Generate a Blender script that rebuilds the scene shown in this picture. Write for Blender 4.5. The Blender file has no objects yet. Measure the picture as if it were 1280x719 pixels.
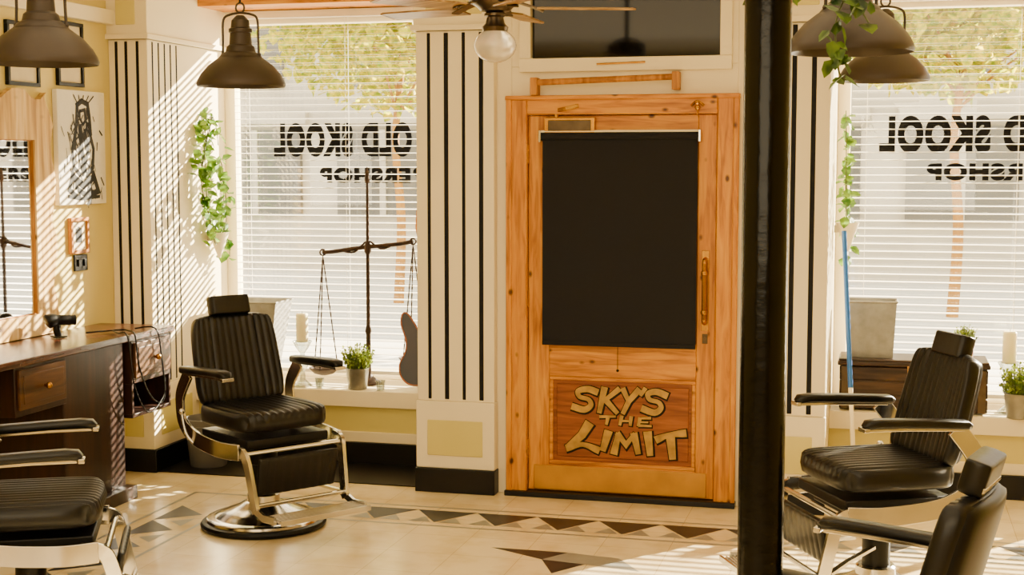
import bpy, math, random
from mathutils import Vector, Matrix
random.seed(7)
S=bpy.context.scene
COL=S.collection

# ------------------------------------------------------------ colours / materials
def lin(h):
    h=h.lstrip('#'); o=[]
    for i in (0,2,4):
        c=int(h[i:i+2],16)/255
        o.append(c/12.92 if c<=.04045 else ((c+.055)/1.055)**2.4)
    return (*o,1)
def newmat(name):
    m=bpy.data.materials.new(name); m.use_nodes=True
    nt=m.node_tree; b=nt.nodes['Principled BSDF']; return m,nt,b
def mat(name,col,rough=.5,metal=0,var=.12,scale=12,bump=0.0,col2=None,coat=0,stretch=None,trans=0,spec=.5):
    m,nt,b=newmat(name)
    tc=nt.nodes.new('ShaderNodeTexCoord'); mp=nt.nodes.new('ShaderNodeMapping')
    nt.links.new(tc.outputs['Object'],mp.inputs[0])
    if stretch: mp.inputs['Scale'].default_value=stretch
    n=nt.nodes.new('ShaderNodeTexNoise'); n.inputs['Scale'].default_value=scale; n.inputs['Detail'].default_value=4
    nt.links.new(mp.outputs[0],n.inputs['Vector'])
    r=nt.nodes.new('ShaderNodeValToRGB')
    c=lin(col); d=lin(col2) if col2 else tuple([x*(1-var) for x in c[:3]]+[1])
    r.color_ramp.elements[0].position=.3; r.color_ramp.elements[1].position=.7
    r.color_ramp.elements[0].color=d; r.color_ramp.elements[1].color=c
    nt.links.new(n.outputs['Fac'],r.inputs[0]); nt.links.new(r.outputs[0],b.inputs['Base Color'])
    b.inputs['Roughness'].default_value=rough; b.inputs['Metallic'].default_value=metal
    b.inputs['Coat Weight'].default_value=coat; b.inputs['Specular IOR Level'].default_value=spec
    if trans: b.inputs['Transmission Weight'].default_value=trans
    if bump:
        bp=nt.nodes.new('ShaderNodeBump'); bp.inputs['Strength'].default_value=bump; bp.inputs['Distance'].default_value=.01
        nt.links.new(n.outputs['Fac'],bp.inputs['Height']); nt.links.new(bp.outputs[0],b.inputs['Normal'])
    return m
def woodmat(name,c1,c2,c3,axis='Z',rough=.4,knots=True,dens=1.0,spec=.35):
    m,nt,b=newmat(name)
    tc=nt.nodes.new('ShaderNodeTexCoord'); mp=nt.nodes.new('ShaderNodeMapping')
    nt.links.new(tc.outputs['Object'],mp.inputs[0])
    s={'Z':(9,9,.8),'X':(.8,9,9),'Y':(9,.8,9)}[axis]
    mp.inputs['Scale'].default_value=[v*dens for v in s]
    n=nt.nodes.new('ShaderNodeTexNoise'); n.inputs['Scale'].default_value=2.6; n.inputs['Detail'].default_value=7; n.inputs['Distortion'].default_value=.9
    nt.links.new(mp.outputs[0],n.inputs['Vector'])
    r=nt.nodes.new('ShaderNodeValToRGB'); e=r.color_ramp.elements
    e[0].position=.30; e[0].color=lin(c3); e[1].position=.70; e[1].color=lin(c1)
    k=e.new(.5); k.color=lin(c2)
    nt.links.new(n.outputs['Fac'],r.inputs[0])
    out=r.outputs[0]
    if knots:
        v=nt.nodes.new('ShaderNodeTexVoronoi'); v.inputs['Scale'].default_value=10
        mp2=nt.nodes.new('ShaderNodeMapping'); nt.links.new(tc.outputs['Object'],mp2.inputs[0])
        mp2.inputs['Scale'].default_value={'Z':(1.3,.4,.8),'X':(.8,.4,1.3),'Y':(1,1,1)}[axis]
        nt.links.new(mp2.outputs[0],v.inputs['Vector'])
        kr=nt.nodes.new('ShaderNodeValToRGB'); kr.color_ramp.elements[0].position=.08; kr.color_ramp.elements[1].position=.18
        kr.color_ramp.elements[0].color=(.95,.95,.95,1); kr.color_ramp.elements[1].color=(0,0,0,1)
        nt.links.new(v.outputs['Distance'],kr.inputs[0])
        mx=nt.nodes.new('ShaderNodeMix'); mx.data_type='RGBA'
        nt.links.new(kr.outputs[0],mx.inputs[0]); nt.links.new(out,mx.inputs[6]); mx.inputs[7].default_value=lin('3e1a06')
        out=mx.outputs[2]
    nt.links.new(out,b.inputs['Base Color'])
    b.inputs['Roughness'].default_value=rough; b.inputs['Specular IOR Level'].default_value=spec
    return m
def glassmat(name,tint=(1,1,1,1),fac=.08):
    m,nt,b=newmat(name); nt.nodes.remove(b)
    out=nt.nodes['Material Output']
    t=nt.nodes.new('ShaderNodeBsdfTransparent'); t.inputs[0].default_value=tint
    g=nt.nodes.new('ShaderNodeBsdfGlossy'); g.inputs['Roughness'].default_value=.02
    lw=nt.nodes.new('ShaderNodeLayerWeight'); lw.inputs[0].default_value=.3
    mm=nt.nodes.new('ShaderNodeMath'); mm.operation='MULTIPLY_ADD'; mm.inputs[1].default_value=.4; mm.inputs[2].default_value=fac*.5
    nt.links.new(lw.outputs['Fresnel'],mm.inputs[0])
    mx=nt.nodes.new('ShaderNodeMixShader'); nt.links.new(mm.outputs[0],mx.inputs[0])
    nt.links.new(t.outputs[0],mx.inputs[1]); nt.links.new(g.outputs[0],mx.inputs[2]); nt.links.new(mx.outputs[0],out.inputs[0])
    return m
def leafmat(name,c1,c2,tl=.4):
    m,nt,b=newmat(name)
    tc=nt.nodes.new('ShaderNodeTexCoord'); n=nt.nodes.new('ShaderNodeTexNoise'); n.inputs['Scale'].default_value=14
    nt.links.new(tc.outputs['Object'],n.inputs['Vector'])
    r=nt.nodes.new('ShaderNodeValToRGB'); r.color_ramp.elements[0].position=.35; r.color_ramp.elements[1].position=.65
    r.color_ramp.elements[0].color=lin(c1); r.color_ramp.elements[1].color=lin(c2)
    nt.links.new(n.outputs['Fac'],r.inputs[0]); nt.links.new(r.outputs[0],b.inputs['Base Color']); b.inputs['Roughness'].default_value=.5
    t=nt.nodes.new('ShaderNodeBsdfTranslucent'); nt.links.new(r.outputs[0],t.inputs[0])
    mx=nt.nodes.new('ShaderNodeMixShader'); mx.inputs[0].default_value=tl
    nt.links.new(b.outputs[0],mx.inputs[1]); nt.links.new(t.outputs[0],mx.inputs[2])
    nt.links.new(mx.outputs[0],nt.nodes['Material Output'].inputs[0]); return m
def tilemat(name):
    m,nt,b=newmat(name)
    tc=nt.nodes.new('ShaderNodeTexCoord')
    br=nt.nodes.new('ShaderNodeTexBrick'); br.offset=0; br.squash=1
    br.inputs['Scale'].default_value=1; br.inputs['Brick Width'].default_value=.31; br.inputs['Row Height'].default_value=.31
    br.inputs['Mortar Size'].default_value=.0015; br.inputs['Color1'].default_value=lin('ecdab0'); br.inputs['Color2'].default_value=lin('e5d1a4'); br.inputs['Mortar'].default_value=lin('bfa97c')
    nt.links.new(tc.outputs['Object'],br.inputs['Vector'])
    n=nt.nodes.new('ShaderNodeTexNoise'); n.inputs['Scale'].default_value=5; n.inputs['Detail'].default_value=8
    nt.links.new(tc.outputs['Object'],n.inputs['Vector'])
    r=nt.nodes.new('ShaderNodeValToRGB'); r.color_ramp.elements[0].color=lin('ccb88c'); r.color_ramp.elements[1].color=(1,1,1,1); r.color_ramp.elements[0].position=.25; r.color_ramp.elements[1].position=.55
    nt.links.new(n.outputs['Fac'],r.inputs[0])
    mx=nt.nodes.new('ShaderNodeMix'); mx.data_type='RGBA'; mx.blend_type='MULTIPLY'; mx.inputs[0].default_value=.6
    nt.links.new(br.outputs[0],mx.inputs[6]); nt.links.new(r.outputs[0],mx.inputs[7]); nt.links.new(mx.outputs[2],b.inputs['Base Color'])
    b.inputs['Roughness'].default_value=.2
    return m

M={}
M['white']=mat('painted_white','f2e4c0',.5,var=.04,scale=3,spec=.3)
M['cream']=mat('painted_cream','d8c972',.5,var=.06,scale=3)
M['creamwall']=mat('wall_cream','e2cf80',.6,var=.06,scale=2,spec=.3)
M['stripe']=mat('stripe_charcoal','0e0e14',.6,var=.1,spec=.2)
M['base']=mat('baseboard_black','0a0a0c',.4,var=.2,scale=8,spec=.3)
M['tile']=tilemat('floor_tile')
M['tiledark']=mat('tile_dark','2c2c2f',.35,var=.25,scale=20,spec=.3)
M['tilegrey']=mat('tile_taupe','8d8b82',.3,var=.15,scale=20)
M['pine']=woodmat('pine_upright','dc9a14','c9800c','985806','Z',dens=1.5)
M['pineh']=woodmat('pine_horizontal','dc9a14','c9800c','985806','X',dens=1.5)
M['redwood']=woodmat('stained_panel','a05a16','864610','683006','X',knots=False,dens=1.5)
M['brasswood']=mat('aged_brass_plate','c48a10',.4,.4,var=.3,scale=6)
M['brass']=mat('brass','c08a2a',.25,1,var=.3,scale=20)
M['bronze']=mat('dull_bronze','5a4c3a',.3,.9,var=.3,scale=20)
M['mahog']=woodmat('dark_mahogany','583020','402010','27110a','Y',rough=.25,knots=False,spec=.5)
M['mahogz']=woodmat('dark_mahogany_front','381d10','29140b','190b06','Z',rough=.4,knots=False)
M['drawerw']=woodmat('drawer_front_wood','64401e','4c2e12','301c0a','Y',rough=.4,knots=False)
M['oldwood']=woodmat('old_wood','cc8a2a','a5691c','76440e','Z',rough=.5,knots=False)
M['driftwood']=woodmat('live_edge_wood','ecd096','d4ac62','a4793a','Z',rough=.55,knots=True)
M['darkwood']=woodmat('dark_wood','46301c','301e10','180e07','X',rough=.45,knots=False,dens=2)
M['leather']=mat('black_leather','090808',.36,var=.3,scale=30,bump=.08,spec=.32)
M['chrome']=mat('chrome','cfcac0',.16,1,var=.15,scale=10)
M['darkmetal']=mat('dark_metal','0b0a0a',.4,.3,var=.3,spec=.3)
M['iron']=mat('rusted_iron','38200f',.55,.4,var=.5,scale=30)
M['postm']=mat('gloss_black_paint','020202',.2,var=.3,scale=14,bump=.3,spec=.2)
M['lamp']=mat('lamp_enamel','40362d',.45,.3,var=.2,scale=6,spec=.4)
M['bulb']=mat('frosted_glass','f4ead8',.15,var=.02,trans=.6)
M['blade']=woodmat('fan_blade_wood','b08a52','8c6834','5e401a','X',rough=.35,knots=False)
M['shade']=mat('blind_charcoal','1d1d21',.85,var=.08,scale=60,spec=.2)
M['dglass']=mat('dark_glass','06080a',.06,var=.4,scale=3,spec=.5)
M['slat']=mat('slat_white','f4eee0',.4,var=.03)
M['glass']=glassmat('window_glass')
M['ltr']=mat('vinyl_black','050404',.6,spec=.1)
M['gold']=mat('gold_paint','c89a28',.45,scale=16,col2='8a6618')
M['outline']=mat('outline_paint','140d06',.6,spec=.2)
M['mirror']=mat('mirror_silver','eeeeee',.02,1,var=.0)
M['canvas']=mat('canvas_white','e8e2d4',.8,var=.05,scale=80)
M['ink']=mat('ink_black','0e0c0c',.7,var=.4,scale=40)
M['galv']=mat('galvanised_steel','98968f',.38,.6,var=.3,scale=18)
M['candle']=mat('wax','fff2c8',.5,var=.03)
M['candle'].node_tree.nodes['Principled BSDF'].inputs['Subsurface Weight'].default_value=.6
M['candle'].node_tree.nodes['Principled BSDF'].inputs['Subsurface Radius'].default_value=(.04,.03,.02)
M['cglass']=glassmat('clear_glass',(.78,.82,.80,1),.5)
M['ivy']=leafmat('ivy_leaf','2f5e14','8ab02c',.3)
M['herb']=leafmat('herb_leaf','42661a','a4b43a',.3)
M['ivyd']=leafmat('ivy_leaf_dark','1e3812','6d8a2a',.25)
M['tree']=leafmat('tree_leaf','86a004','f0d80a',.6)
M['stem']=mat('stem_green','56602c',.6)
M['soil']=mat('soil','2e2118',.9,bump=.5)
M['red']=mat('red_plastic','a81c12',.3)
M['blue']=mat('blue_plastic','1a5cb0',.35)
M['paper']=mat('paper','e0d2b0',.8)
M['sunburst']=mat('sunburst','2a1004',.3,col2='030202',scale=3.2,spec=.4)
M['binding']=mat('guitar_edge','9a5216',.4)
M['grey']=mat('dustbin_grey','6d6a66',.4,.3)
M['pave']=mat('pavement','d6d0c2',.9,var=.1,scale=1.5)
M['fac']=mat('facade_stone','c4baa6',.9,var=.12,scale=1.5)
M['facd']=mat('facade_shopfront','6e6b62',.6,var=.3,scale=1)
M['bark']=mat('bark','b07c30',.8,var=.3,scale=10,bump=.4)
M['ceil']=mat('ceiling_white','ece0c0',.8)

# ------------------------------------------------------------ mesh builder
def rotm(rx=0,ry=0,rz=0,loc=(0,0,0)):
    return Matrix.Translation(loc)@Matrix.Rotation(rz,4,'Z')@Matrix.Rotation(ry,4,'Y')@Matrix.Rotation(rx,4,'X')
class MB:
    def __init__(s): s.v=[];s.f=[];s.m=[];s.M=Matrix.Identity(4)
    def add(s,vs,fs,m=0):
        o=len(s.v); s.v+= [tuple(s.M@Vector(p)) for p in vs]
        for f in fs: s.f.append([i+o for i in f]); s.m.append(m)
        return s
    def box(s,a,b,m=0):
        x0,y0,z0=[min(a[i],b[i]) for i in range(3)]; x1,y1,z1=[max(a[i],b[i]) for i in range(3)]
        return s.add([(x0,y0,z0),(x1,y0,z0),(x1,y1,z0),(x0,y1,z0),(x0,y0,z1),(x1,y0,z1),(x1,y1,z1),(x0,y1,z1)],
          [(0,3,2,1),(4,5,6,7),(0,1,5,4),(1,2,6,5),(2,3,7,6),(3,0,4,7)],m)
    def lathe(s,prof,seg=32,c=(0,0,0),m=0,cap=True):
        vs=[];fs=[];n=len(prof)
        for r,z in prof:
            for i in range(seg):
                a=2*math.pi*i/seg; vs.append((c[0]+max(r,.0003)*math.cos(a),c[1]+max(r,.0003)*math.sin(a),c[2]+z))
        for j in range(n-1):
            for i in range(seg):
                k=(i+1)%seg; fs.append((j*seg+i,j*seg+k,(j+1)*seg+k,(j+1)*seg+i))
        if cap:
            fs.append(tuple(range(seg))[::-1]); fs.append(tuple((n-1)*seg+i for i in range(seg)))
        return s.add(vs,fs,m)
    def sweep(s,pts,prof,side=None,m=0,closed=False,taper=None):
        pts=[Vector(p) for p in pts]; n=len(pts); vs=[];fs=[];k=len(prof); pa=None
        for i,p in enumerate(pts):
            if closed: t=(pts[(i+1)%n]-pts[i-1]).normalized()
            else: t=(pts[min(i+1,n-1)]-pts[max(i-1,0)]).normalized()
            ref=Vector(side) if side else (pa if pa is not None else (Vector((0,0,1)) if abs(t.z)<.9 else Vector((1,0,0))))
            a=(ref-t*ref.dot(t)).normalized(); pa=a; b=t.cross(a)
            q=taper(i/(n-1)) if taper else 1
            for u,w in prof: vs.append(tuple(p+a*u*q+b*w*q))
        for i in range(n if closed else n-1):
            for j in range(k):
                l=(j+1)%k; i2=(i+1)%n; fs.append((i*k+j,i*k+l,i2*k+l,i2*k+j))
        if not closed: fs.append(tuple(range(k))[::-1]); fs.append(tuple((n-1)*k+j for j in range(k)))
        return s.add(vs,fs,m)
    def tube(s,pts,r,seg=8,m=0,closed=False,taper=None):
        return s.sweep(pts,[(r*math.cos(2*math.pi*i/seg),r*math.sin(2*math.pi*i/seg)) for i in range(seg)],None,m,closed,taper)
    def bar(s,pts,w,t,side,m=0):
        return s.sweep(pts,[(-w/2,-t/2),(w/2,-t/2),(w/2,t/2),(-w/2,t/2)],side,m)
    def sphere(s,c,r,seg=16,m=0,sc=(1,1,1)):
        vs=[];fs=[];R=seg//2
        for j in range(R+1):
            ph=math.pi*j/R
            for i in range(seg):
                a=2*math.pi*i/seg; q=max(math.sin(ph),.001)
                vs.append((c[0]+r*sc[0]*q*math.cos(a),c[1]+r*sc[1]*q*math.sin(a),c[2]+r*sc[2]*math.cos(ph)))
        for j in range(R):
            for i in range(seg):
                k=(i+1)%seg; fs.append((j*seg+i,(j+1)*seg+i,(j+1)*seg+k,j*seg+k))
        return s.add(vs,fs,m)
    def cushion(s,w,h,t,ribs=0,m=0,nu=None,nv=18,corner=.14,curve=0,bk=1.0,tap=0,ex=11,pw=.3):
        nu=nu or max(20,ribs*6); vs=[];fs=[]
        def P(i,j,sg):
            u=-1+2*i/nu; v=-1+2*j/nv
            u2=math.sin(u*math.pi/2)*.4+u*.6; v2=math.sin(v*math.pi/2)*.7+v*.3
            q=1-corner*(abs(u2)**4)*(abs(v2)**4)
            e=max(0,(1-abs(u2)**ex))**pw*max(0,(1-abs(v2)**ex))**pw
            d=t/2*e
            if ribs and sg<0:
                g=abs(math.sin(math.pi*ribs*(u2+1)/2)); d*= .66+.34*g**.45
            if sg>0: d*=bk
            return (w/2*u2*q*(1-tap*v2), sg*d+curve*(u2**2)*-1, h/2*v2*q)
        for sg in (-1,1):
            for j in range(nv+1):
                for i in range(nu+1): vs.append(P(i,j,sg))
        N=(nu+1)*(nv+1)
        for j in range(nv):
            for i in range(nu):
                a=j*(nu+1)+i; fs.append((a,a+1,a+nu+2,a+nu+1)); fs.append((N+a,N+a+nu+1,N+a+nu+2,N+a+1))
        return s.add(vs,fs,m)
    def stroke(s,pts,w,y,m=0):
        n=len(pts); vs=[];fs=[]; P=[Vector((p[0],p[1])) for p in pts]
        W=w if callable(w) else (lambda q:w)
        for i in range(n):
            d1=(P[i]-P[i-1]).normalized() if i>0 else (P[1]-P[0]).normalized()
            d2=(P[i+1]-P[i]).normalized() if i<n-1 else d1
            if i==0:d1=d2
            t=(d1+d2); t=t.normalized() if t.length>.1 else d1
            nn=Vector((-t.y,t.x)); c=max(.55,nn.dot(Vector((-d1.y,d1.x)))); wi=W(i/(n-1))
            ww=wi/2/c; q=P[i]
            if i==0:q=q-d1*wi*.3
            if i==n-1:q=q+d2*wi*.3
            vs+= [(q.x+nn.x*ww,y,q.y+nn.y*ww),(q.x-nn.x*ww,y,q.y-nn.y*ww)]
        for i in range(n-1): fs.append((2*i,2*i+1,2*i+3,2*i+2))
        return s.add(vs,fs,m)
    def obj(s,name,mats,parent=None,loc=(0,0,0),rot=(0,0,0),smooth=True,ang=35,bevel=0,weld=False):
        me=bpy.data.meshes.new(name); me.from_pydata(s.v,[],s.f)
        for x in (mats if isinstance(mats,(list,tuple)) else [mats]): me.materials.append(M[x] if isinstance(x,str) else x)
        for i,p in enumerate(me.polygons): p.material_index=s.m[i]; p.use_smooth=smooth
        import bmesh
        bm=bmesh.new(); bm.from_mesh(me)
        if weld==True: bmesh.ops.remove_doubles(bm,verts=bm.verts,dist=.0002)
        if weld!='flat': bmesh.ops.recalc_face_normals(bm,faces=bm.faces)
        bm.to_mesh(me); bm.free()
        if smooth: me.set_sharp_from_angle(angle=math.radians(ang))
        o=bpy.data.objects.new(name,me); COL.objects.link(o); o.location=loc; o.rotation_euler=rot
        if parent: o.parent=parent
        if bevel:
            b=o.modifiers.new('bevel','BEVEL'); b.width=bevel; b.segments=2; b.limit_method='ANGLE'; b.angle_limit=math.radians(40)
        return o
def smoothpts(pts,n=6):
    P=[Vector(p) for p in pts]; out=[]
    for i in range(len(P)-1):
        a=P[max(i-1,0)];b=P[i];c=P[i+1];d=P[min(i+2,len(P)-1)]
        for k in range(n):
            t=k/n; out.append(.5*((2*b)+(c-a)*t+(2*a-5*b+4*c-d)*t*t+(3*b-a-3*c+d)*t**3))
    out.append(P[-1]); return out
def thing(name,label,cat,loc,rz=0,group=None):
    e=bpy.data.objects.new(name,None); e.empty_display_size=.1; COL.objects.link(e)
    e.location=loc; e.rotation_euler=(0,0,rz); e['label']=label; e['category']=cat
    if group: e['group']=group
    return e
def top(o,label,cat,group=None):
    o['label']=label; o['category']=cat
    if group:o['group']=group
    return o
def struct(o,label,cat='room'):
    o['kind']='structure'; o['label']=label; o['category']=cat; return o
def copytree(src,loc,rz):
    e=src.copy(); COL.objects.link(e); e.location=loc; e.rotation_euler=(0,0,rz)
    def rec(a,b):
        for c in [x for x in list(bpy.data.objects) if x.parent==a]:
            d=c.copy(); COL.objects.link(d); d.parent=b; rec(c,d)
    rec(src,e); return e

# ------------------------------------------------------------ camera
CAMY=-7.31
cam=bpy.data.cameras.new('camera'); co=bpy.data.objects.new('camera',cam); COL.objects.link(co)
cam.sensor_width=36; cam.lens=36*1800/1280; cam.clip_start=.05
co.location=(0,CAMY,1.75); co.rotation_euler=(math.radians(90-4.92),0,math.radians(14.6))
S.camera=co

# ------------------------------------------------------------ room shell
LW=-4.24; PX=-4.0; GY=1.0; CEIL=3.0; RW=3.0; FY=-9.0
b=MB().box((LW-.1,FY,0),(LW,1.1,CEIL)); struct(b.obj('wall_left','creamwall'),'cream painted side wall with pictures')
b=MB().box((RW,FY,0),(RW+.1,1.1,CEIL)); struct(b.obj('wall_right','creamwall'),'cream painted side wall')
b=MB().box((LW-.1,FY-.1,0),(RW+.1,FY,CEIL)); struct(b.obj('wall_front','creamwall'),'cream wall behind the chairs')
b=MB().box((LW-.1,FY,CEIL),(RW+.1,1.1,CEIL+.1)); struct(b.obj('ceiling','ceil'),'pale plaster ceiling')
b=MB()
b.box((-2.41,0,0),(-1.905,.1,CEIL)); b.box((-.735,0,0),(-.28,.1,CEIL))
b.box((-1.905,0,2.09),(-.735,.1,2.25)); b.box((-1.905,0,2.25),(-1.80,.1,2.85)); b.box((-.82,0,2.25),(-.735,.1,2.85)); b.box((-1.905,0,2.85),(-.735,.1,CEIL))
b.box((-2.41,.1,0),(-2.31,1.05,CEIL)); b.box((-.38,.1,0),(-.28,1.05,CEIL))
b.box((PX,.95,2.68),(-2.41,1.05,CEIL)); b.box((-.28,.95,2.68),(RW,1.05,CEIL))
for x0,x1 in ((PX,-2.41),(-.28,RW)):
    b.box((x0,.54,0),(x1,1.05,.33),1)
struct(b.obj('wall_back',['white','cream'],bevel=.003),'white painted shopfront wall with window bulkheads')
n=1
def trim(b,mats,label,bevel=.004):
    global n
    o=b.obj('trim_%d'%n,mats,bevel=bevel); n+=1; struct(o,label,'trim'); return o
for x0,x1 in ((PX,-2.41),(-.28,RW)):
    b=MB().box((x0,.50,.335),(x1,.97,.43)); trim(b,'white','deep white window ledge')
    b=MB().box((x0,.52,.125),(x1,.541,.185)); trim(b,'white','white skirting moulding')
b=MB().box((PX,.50,0),(-2.41,.541,.125)); struct(b.obj('baseboard_window','base'),'black skirting board','skirting')
b=MB().box((-.28,.50,0),(RW,.541,.125)); struct(b.obj('baseboard_bay','base'),'black skirting board','skirting')
b=MB().box((PX,.60,2.68),(-2.41,.95,2.78)); trim(b,'pineh','wooden beam above the window')
b=MB().box((-.28,.60,2.68),(RW,.95,2.78)); trim(b,'pineh','wooden beam above the window')
def pil(x0,x1,y0,stripes,yb=.0):
    b=MB(); b.box((x0,y0,.49),(x1,yb,2.44),0)
    b.box((x0-.004,y0-.015,.13),(x1+.004,yb,.49),0)
    b.box((x0+.06,y0-.022,.2),(x1-.06,y0-.014,.39),1)
    b.box((x0-.01,y0-.015,2.44),(x1+.01,yb,CEIL),0); b.box((x0-.02,y0-.03,2.44),(x1+.02,yb,2.47),0)
    b.box((x0+.06,y0-.022,2.52),(x1-.06,y0-.014,2.72),1)
    b.box((x0-.008,y0-.03,0),(x1+.008,yb,.13),2)
    for sx,sw in stripes: b.box((sx-sw/2,y0-.002,.50),(sx+sw/2,y0+.01,2.43),3)
    return b
trim(pil(-2.41,-1.985,-.06,[(-2.34,.02),(-2.245,.026),(-2.15,.02),(-2.055,.026)]),['white','cream','base','stripe'],'white pilaster with charcoal stripes')
trim(pil(-.65,-.28,-.06,[(-.58,.02),(-.455,.026),(-.36,.026)]),['white','cream','base','stripe'],'white pilaster with charcoal stripes')
b=pil(LW+.001,PX,0,[(-4.19,.02),(-4.13,.02),(-4.06,.02)],yb=1.05)
for yy in (.06,.13,.20,.27,.34): b.box((PX-.01,yy-.009,.5),(PX+.002,yy+.009,2.43),3)
b.box((PX-.01,.07,2.52),(PX+.008,.85,2.72),1); b.box((PX-.01,.07,.2),(PX+.008,.45,.39),1)
b.box((PX,-.03,0),(PX+.02,.5,.13),2)
trim(b,['white','cream','base','stripe'],'white corner pilaster with charcoal stripes')
b=MB().box((LW,FY,2.52),(LW+.05,0,2.6)); trim(b,'white','white picture rail')
b=MB().box((LW,FY,0),(LW+.02,0,.13)); struct(b.obj('baseboard_left','base'),'black skirting board','skirting')
b=MB().box((-1.93,-.07,0),(-.72,.12,.028)); trim(b,'base','dark threshold strip added to block the glow under the door')  # added to close the gap where daylight glowed under the leaf
b=MB().box((-1.815,.062,0),(-.832,.10,2.05)); trim(b,'darkwood','dark door stop')

def window(nm,x0,x1,mull,lab):
    b=MB()
    b.box((x0,.96,.43),(x0+.07,1.04,2.68),0); b.box((x1-.07,.96,.43),(x1,1.04,2.68),0)
    b.box((x0+.07,.96,.43),(x1-.07,1.04,.49),0); b.box((x0+.07,.96,2.6),(x1-.07,1.04,2.68),0)
    for mx in mull: b.box((mx-.02,.96,.49),(mx+.02,1.04,2.6),0)
    o=b.obj(nm,'white',bevel=.004); struct(o,lab,'window')
    MB().box((x0+.07,1.0,.49),(x1-.07,1.006,2.6)).obj('glass_pane','glass',parent=o)
    return o
w1=window('window_1',PX,-2.41,[],'white framed shop window with lettering')
w2=window('window_2',-.28,RW,[1.6],'white framed shop window with lettering')
def mirrored_text(txt,size,cx,cz,width,parent,nm,off=.065):
    cu=bpy.data.curves.new(nm,'FONT'); cu.body=txt; cu.size=size; cu.offset=size*off; cu.align_x='CENTER'; cu.align_y='CENTER'; cu.extrude=.001; cu.space_character=1.18
    t=bpy.data.objects.new('tmp',cu); COL.objects.link(t)
    bpy.context.view_layer.update()
    me=bpy.data.meshes.new_from_object(t.evaluated_get(bpy.context.evaluated_depsgraph_get()))
    xs=[v.co.x for v in me.vertices]; sc=width/(max(xs)-min(xs))
    bpy.data.objects.remove(t)
    for v in me.vertices: v.co.x*=sc
    me.materials.clear(); me.materials.append(M['ltr'])
    o=bpy.data.objects.new(nm,me); COL.objects.link(o); o.rotation_euler=(math.radians(90),0,math.pi); o.location=(cx,.994,cz); o.parent=parent
    return o
mirrored_text('OLD SKOOL',.25,-3.235,1.885,.90,w1,'lettering')
mirrored_text('BARBERSHOP',.115,-2.89,1.675,.98,w1,'lettering')
mirrored_text('OLD SKOOL',.25,.46,1.90,1.02,w2,'lettering')
mirrored_text('BARBERSHOP',.115,.70,1.70,.98,w2,'lettering')

def blind(x0,x1,lab):
    cx=(x0+x1)/2; w=x1-x0
    e=thing('venetian_blind',lab,'blind',(cx,.91,.47),0,'venetian blinds in the shop windows')
    b=MB(); z=.04; tilt=math.radians(5)
    while z<2.14:
        b.M=rotm(rx=tilt,loc=(0,0,z)); b.box((-w/2,-.022,-.0012),(w/2,.022,.0012)); z+=.042
    b.obj('slats','slat',parent=e,smooth=False)
    MB().box((-w/2,-.02,0),(w/2,.02,.022)).obj('bottom_rail','slat',parent=e,bevel=.003)
    MB().box((-w/2,-.025,2.16),(w/2,.025,2.205)).obj('head_rail','slat',parent=e,bevel=.003)
    k=max(2,int(w/.6))
    for i in range(k+1):
        b=MB(); x=-w/2+.08+(w-.16)*i/k
        for y in (-.027,.027): b.box((x-.001,y-.001,.01),(x+.001,y+.001,2.17))
        b.box((x-.001,-.027,.02),(x+.001,.027,.021))
        b.obj('ladder_cord','slat',parent=e,smooth=False)
blind(-3.90,-2.44,'white slatted venetian blind in the narrower window')
blind(-.2,1.55,'white slatted venetian blind in the wide bay window')
blind(1.63,2.9,'white slatted venetian blind at the far end of the bay')

# ------------------------------------------------------------ floor
b=MB(); b.box((LW-.1,FY-.1,-.1),(RW+.1,1.1,0),0)
def poly(pts,m,z=.0006):
    b.add([(p[0],p[1],z) for p in pts],[tuple(range(len(pts)))],m)
def hstrip(y0,y1,x0,x1,p=.31):
    lw=.02
    poly([(x0,y1-lw),(x1,y1-lw),(x1,y1),(x0,y1)],2); poly([(x0,y0),(x1,y0),(x1,y0+lw),(x0,y0+lw)],2)
    k=int((x1-x0)/p); ya=y0+lw+.055; yb=y1-lw-.055
    for i in range(k):
        a=x0+i*p
        poly([(a,yb),(a+p,yb),(a+p/2,ya)],1,.0007)
        poly([(a+p*.06,ya),(a+p*.44,ya),(a+p*.25,(ya+yb)/2-.01)],2,.0008); poly([(a+p*.56,ya),(a+p*.94,ya),(a+p*.75,(ya+yb)/2-.01)],2,.0008)
def vstrip(x0,x1,y0,y1,p=.31):
    lw=.02
    poly([(x1-lw,y0),(x1,y0),(x1,y1),(x1-lw,y1)],2); poly([(x0,y0),(x0+lw,y0),(x0+lw,y1),(x0,y1)],2)
    k=int((y1-y0)/p); xa=x0+lw+.06; xb=x1-lw-.06
    for i in range(k):
        a=y0+i*p
        poly([(xa,a),(xb,a+p/2),(xa,a+p)],1,.0007)
        poly([(xb,a+p*.25),(xb,a-p*.25),((xa+xb)/2,a)],2,.0008)
hstrip(-.78,-.40,-3.2,2.9); vstrip(-3.55,-3.2,-6.9,-.40)
poly([(-3.55,-.40),(-3.2,-.40),(-3.2,-.42),(-3.55,-.42)],2)
poly([(-1.72,-1.08),(-1.36,-1.08),(-1.45,-1.22)],1); poly([(-1.45,-1.22),(-1.36,-1.08),(-1.12,-1.12),(-1.25,-1.25)],2,.0007)
poly([(-1.45,-1.22),(-1.25,-1.25),(-1.36,-1.42)],1); poly([(-1.25,-1.25),(-1.12,-1.12),(-1.0,-1.3)],2)
fl=b.obj('floor',['tile','tiledark','tilegrey'],smooth=False,weld='flat'); fl['kind']='structure'; fl['label']='cream tiled floor with dark triangle border'; fl['category']='floor'
b=MB().box((PX+.02,0,.001),(-2.42,.5,.006))
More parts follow.
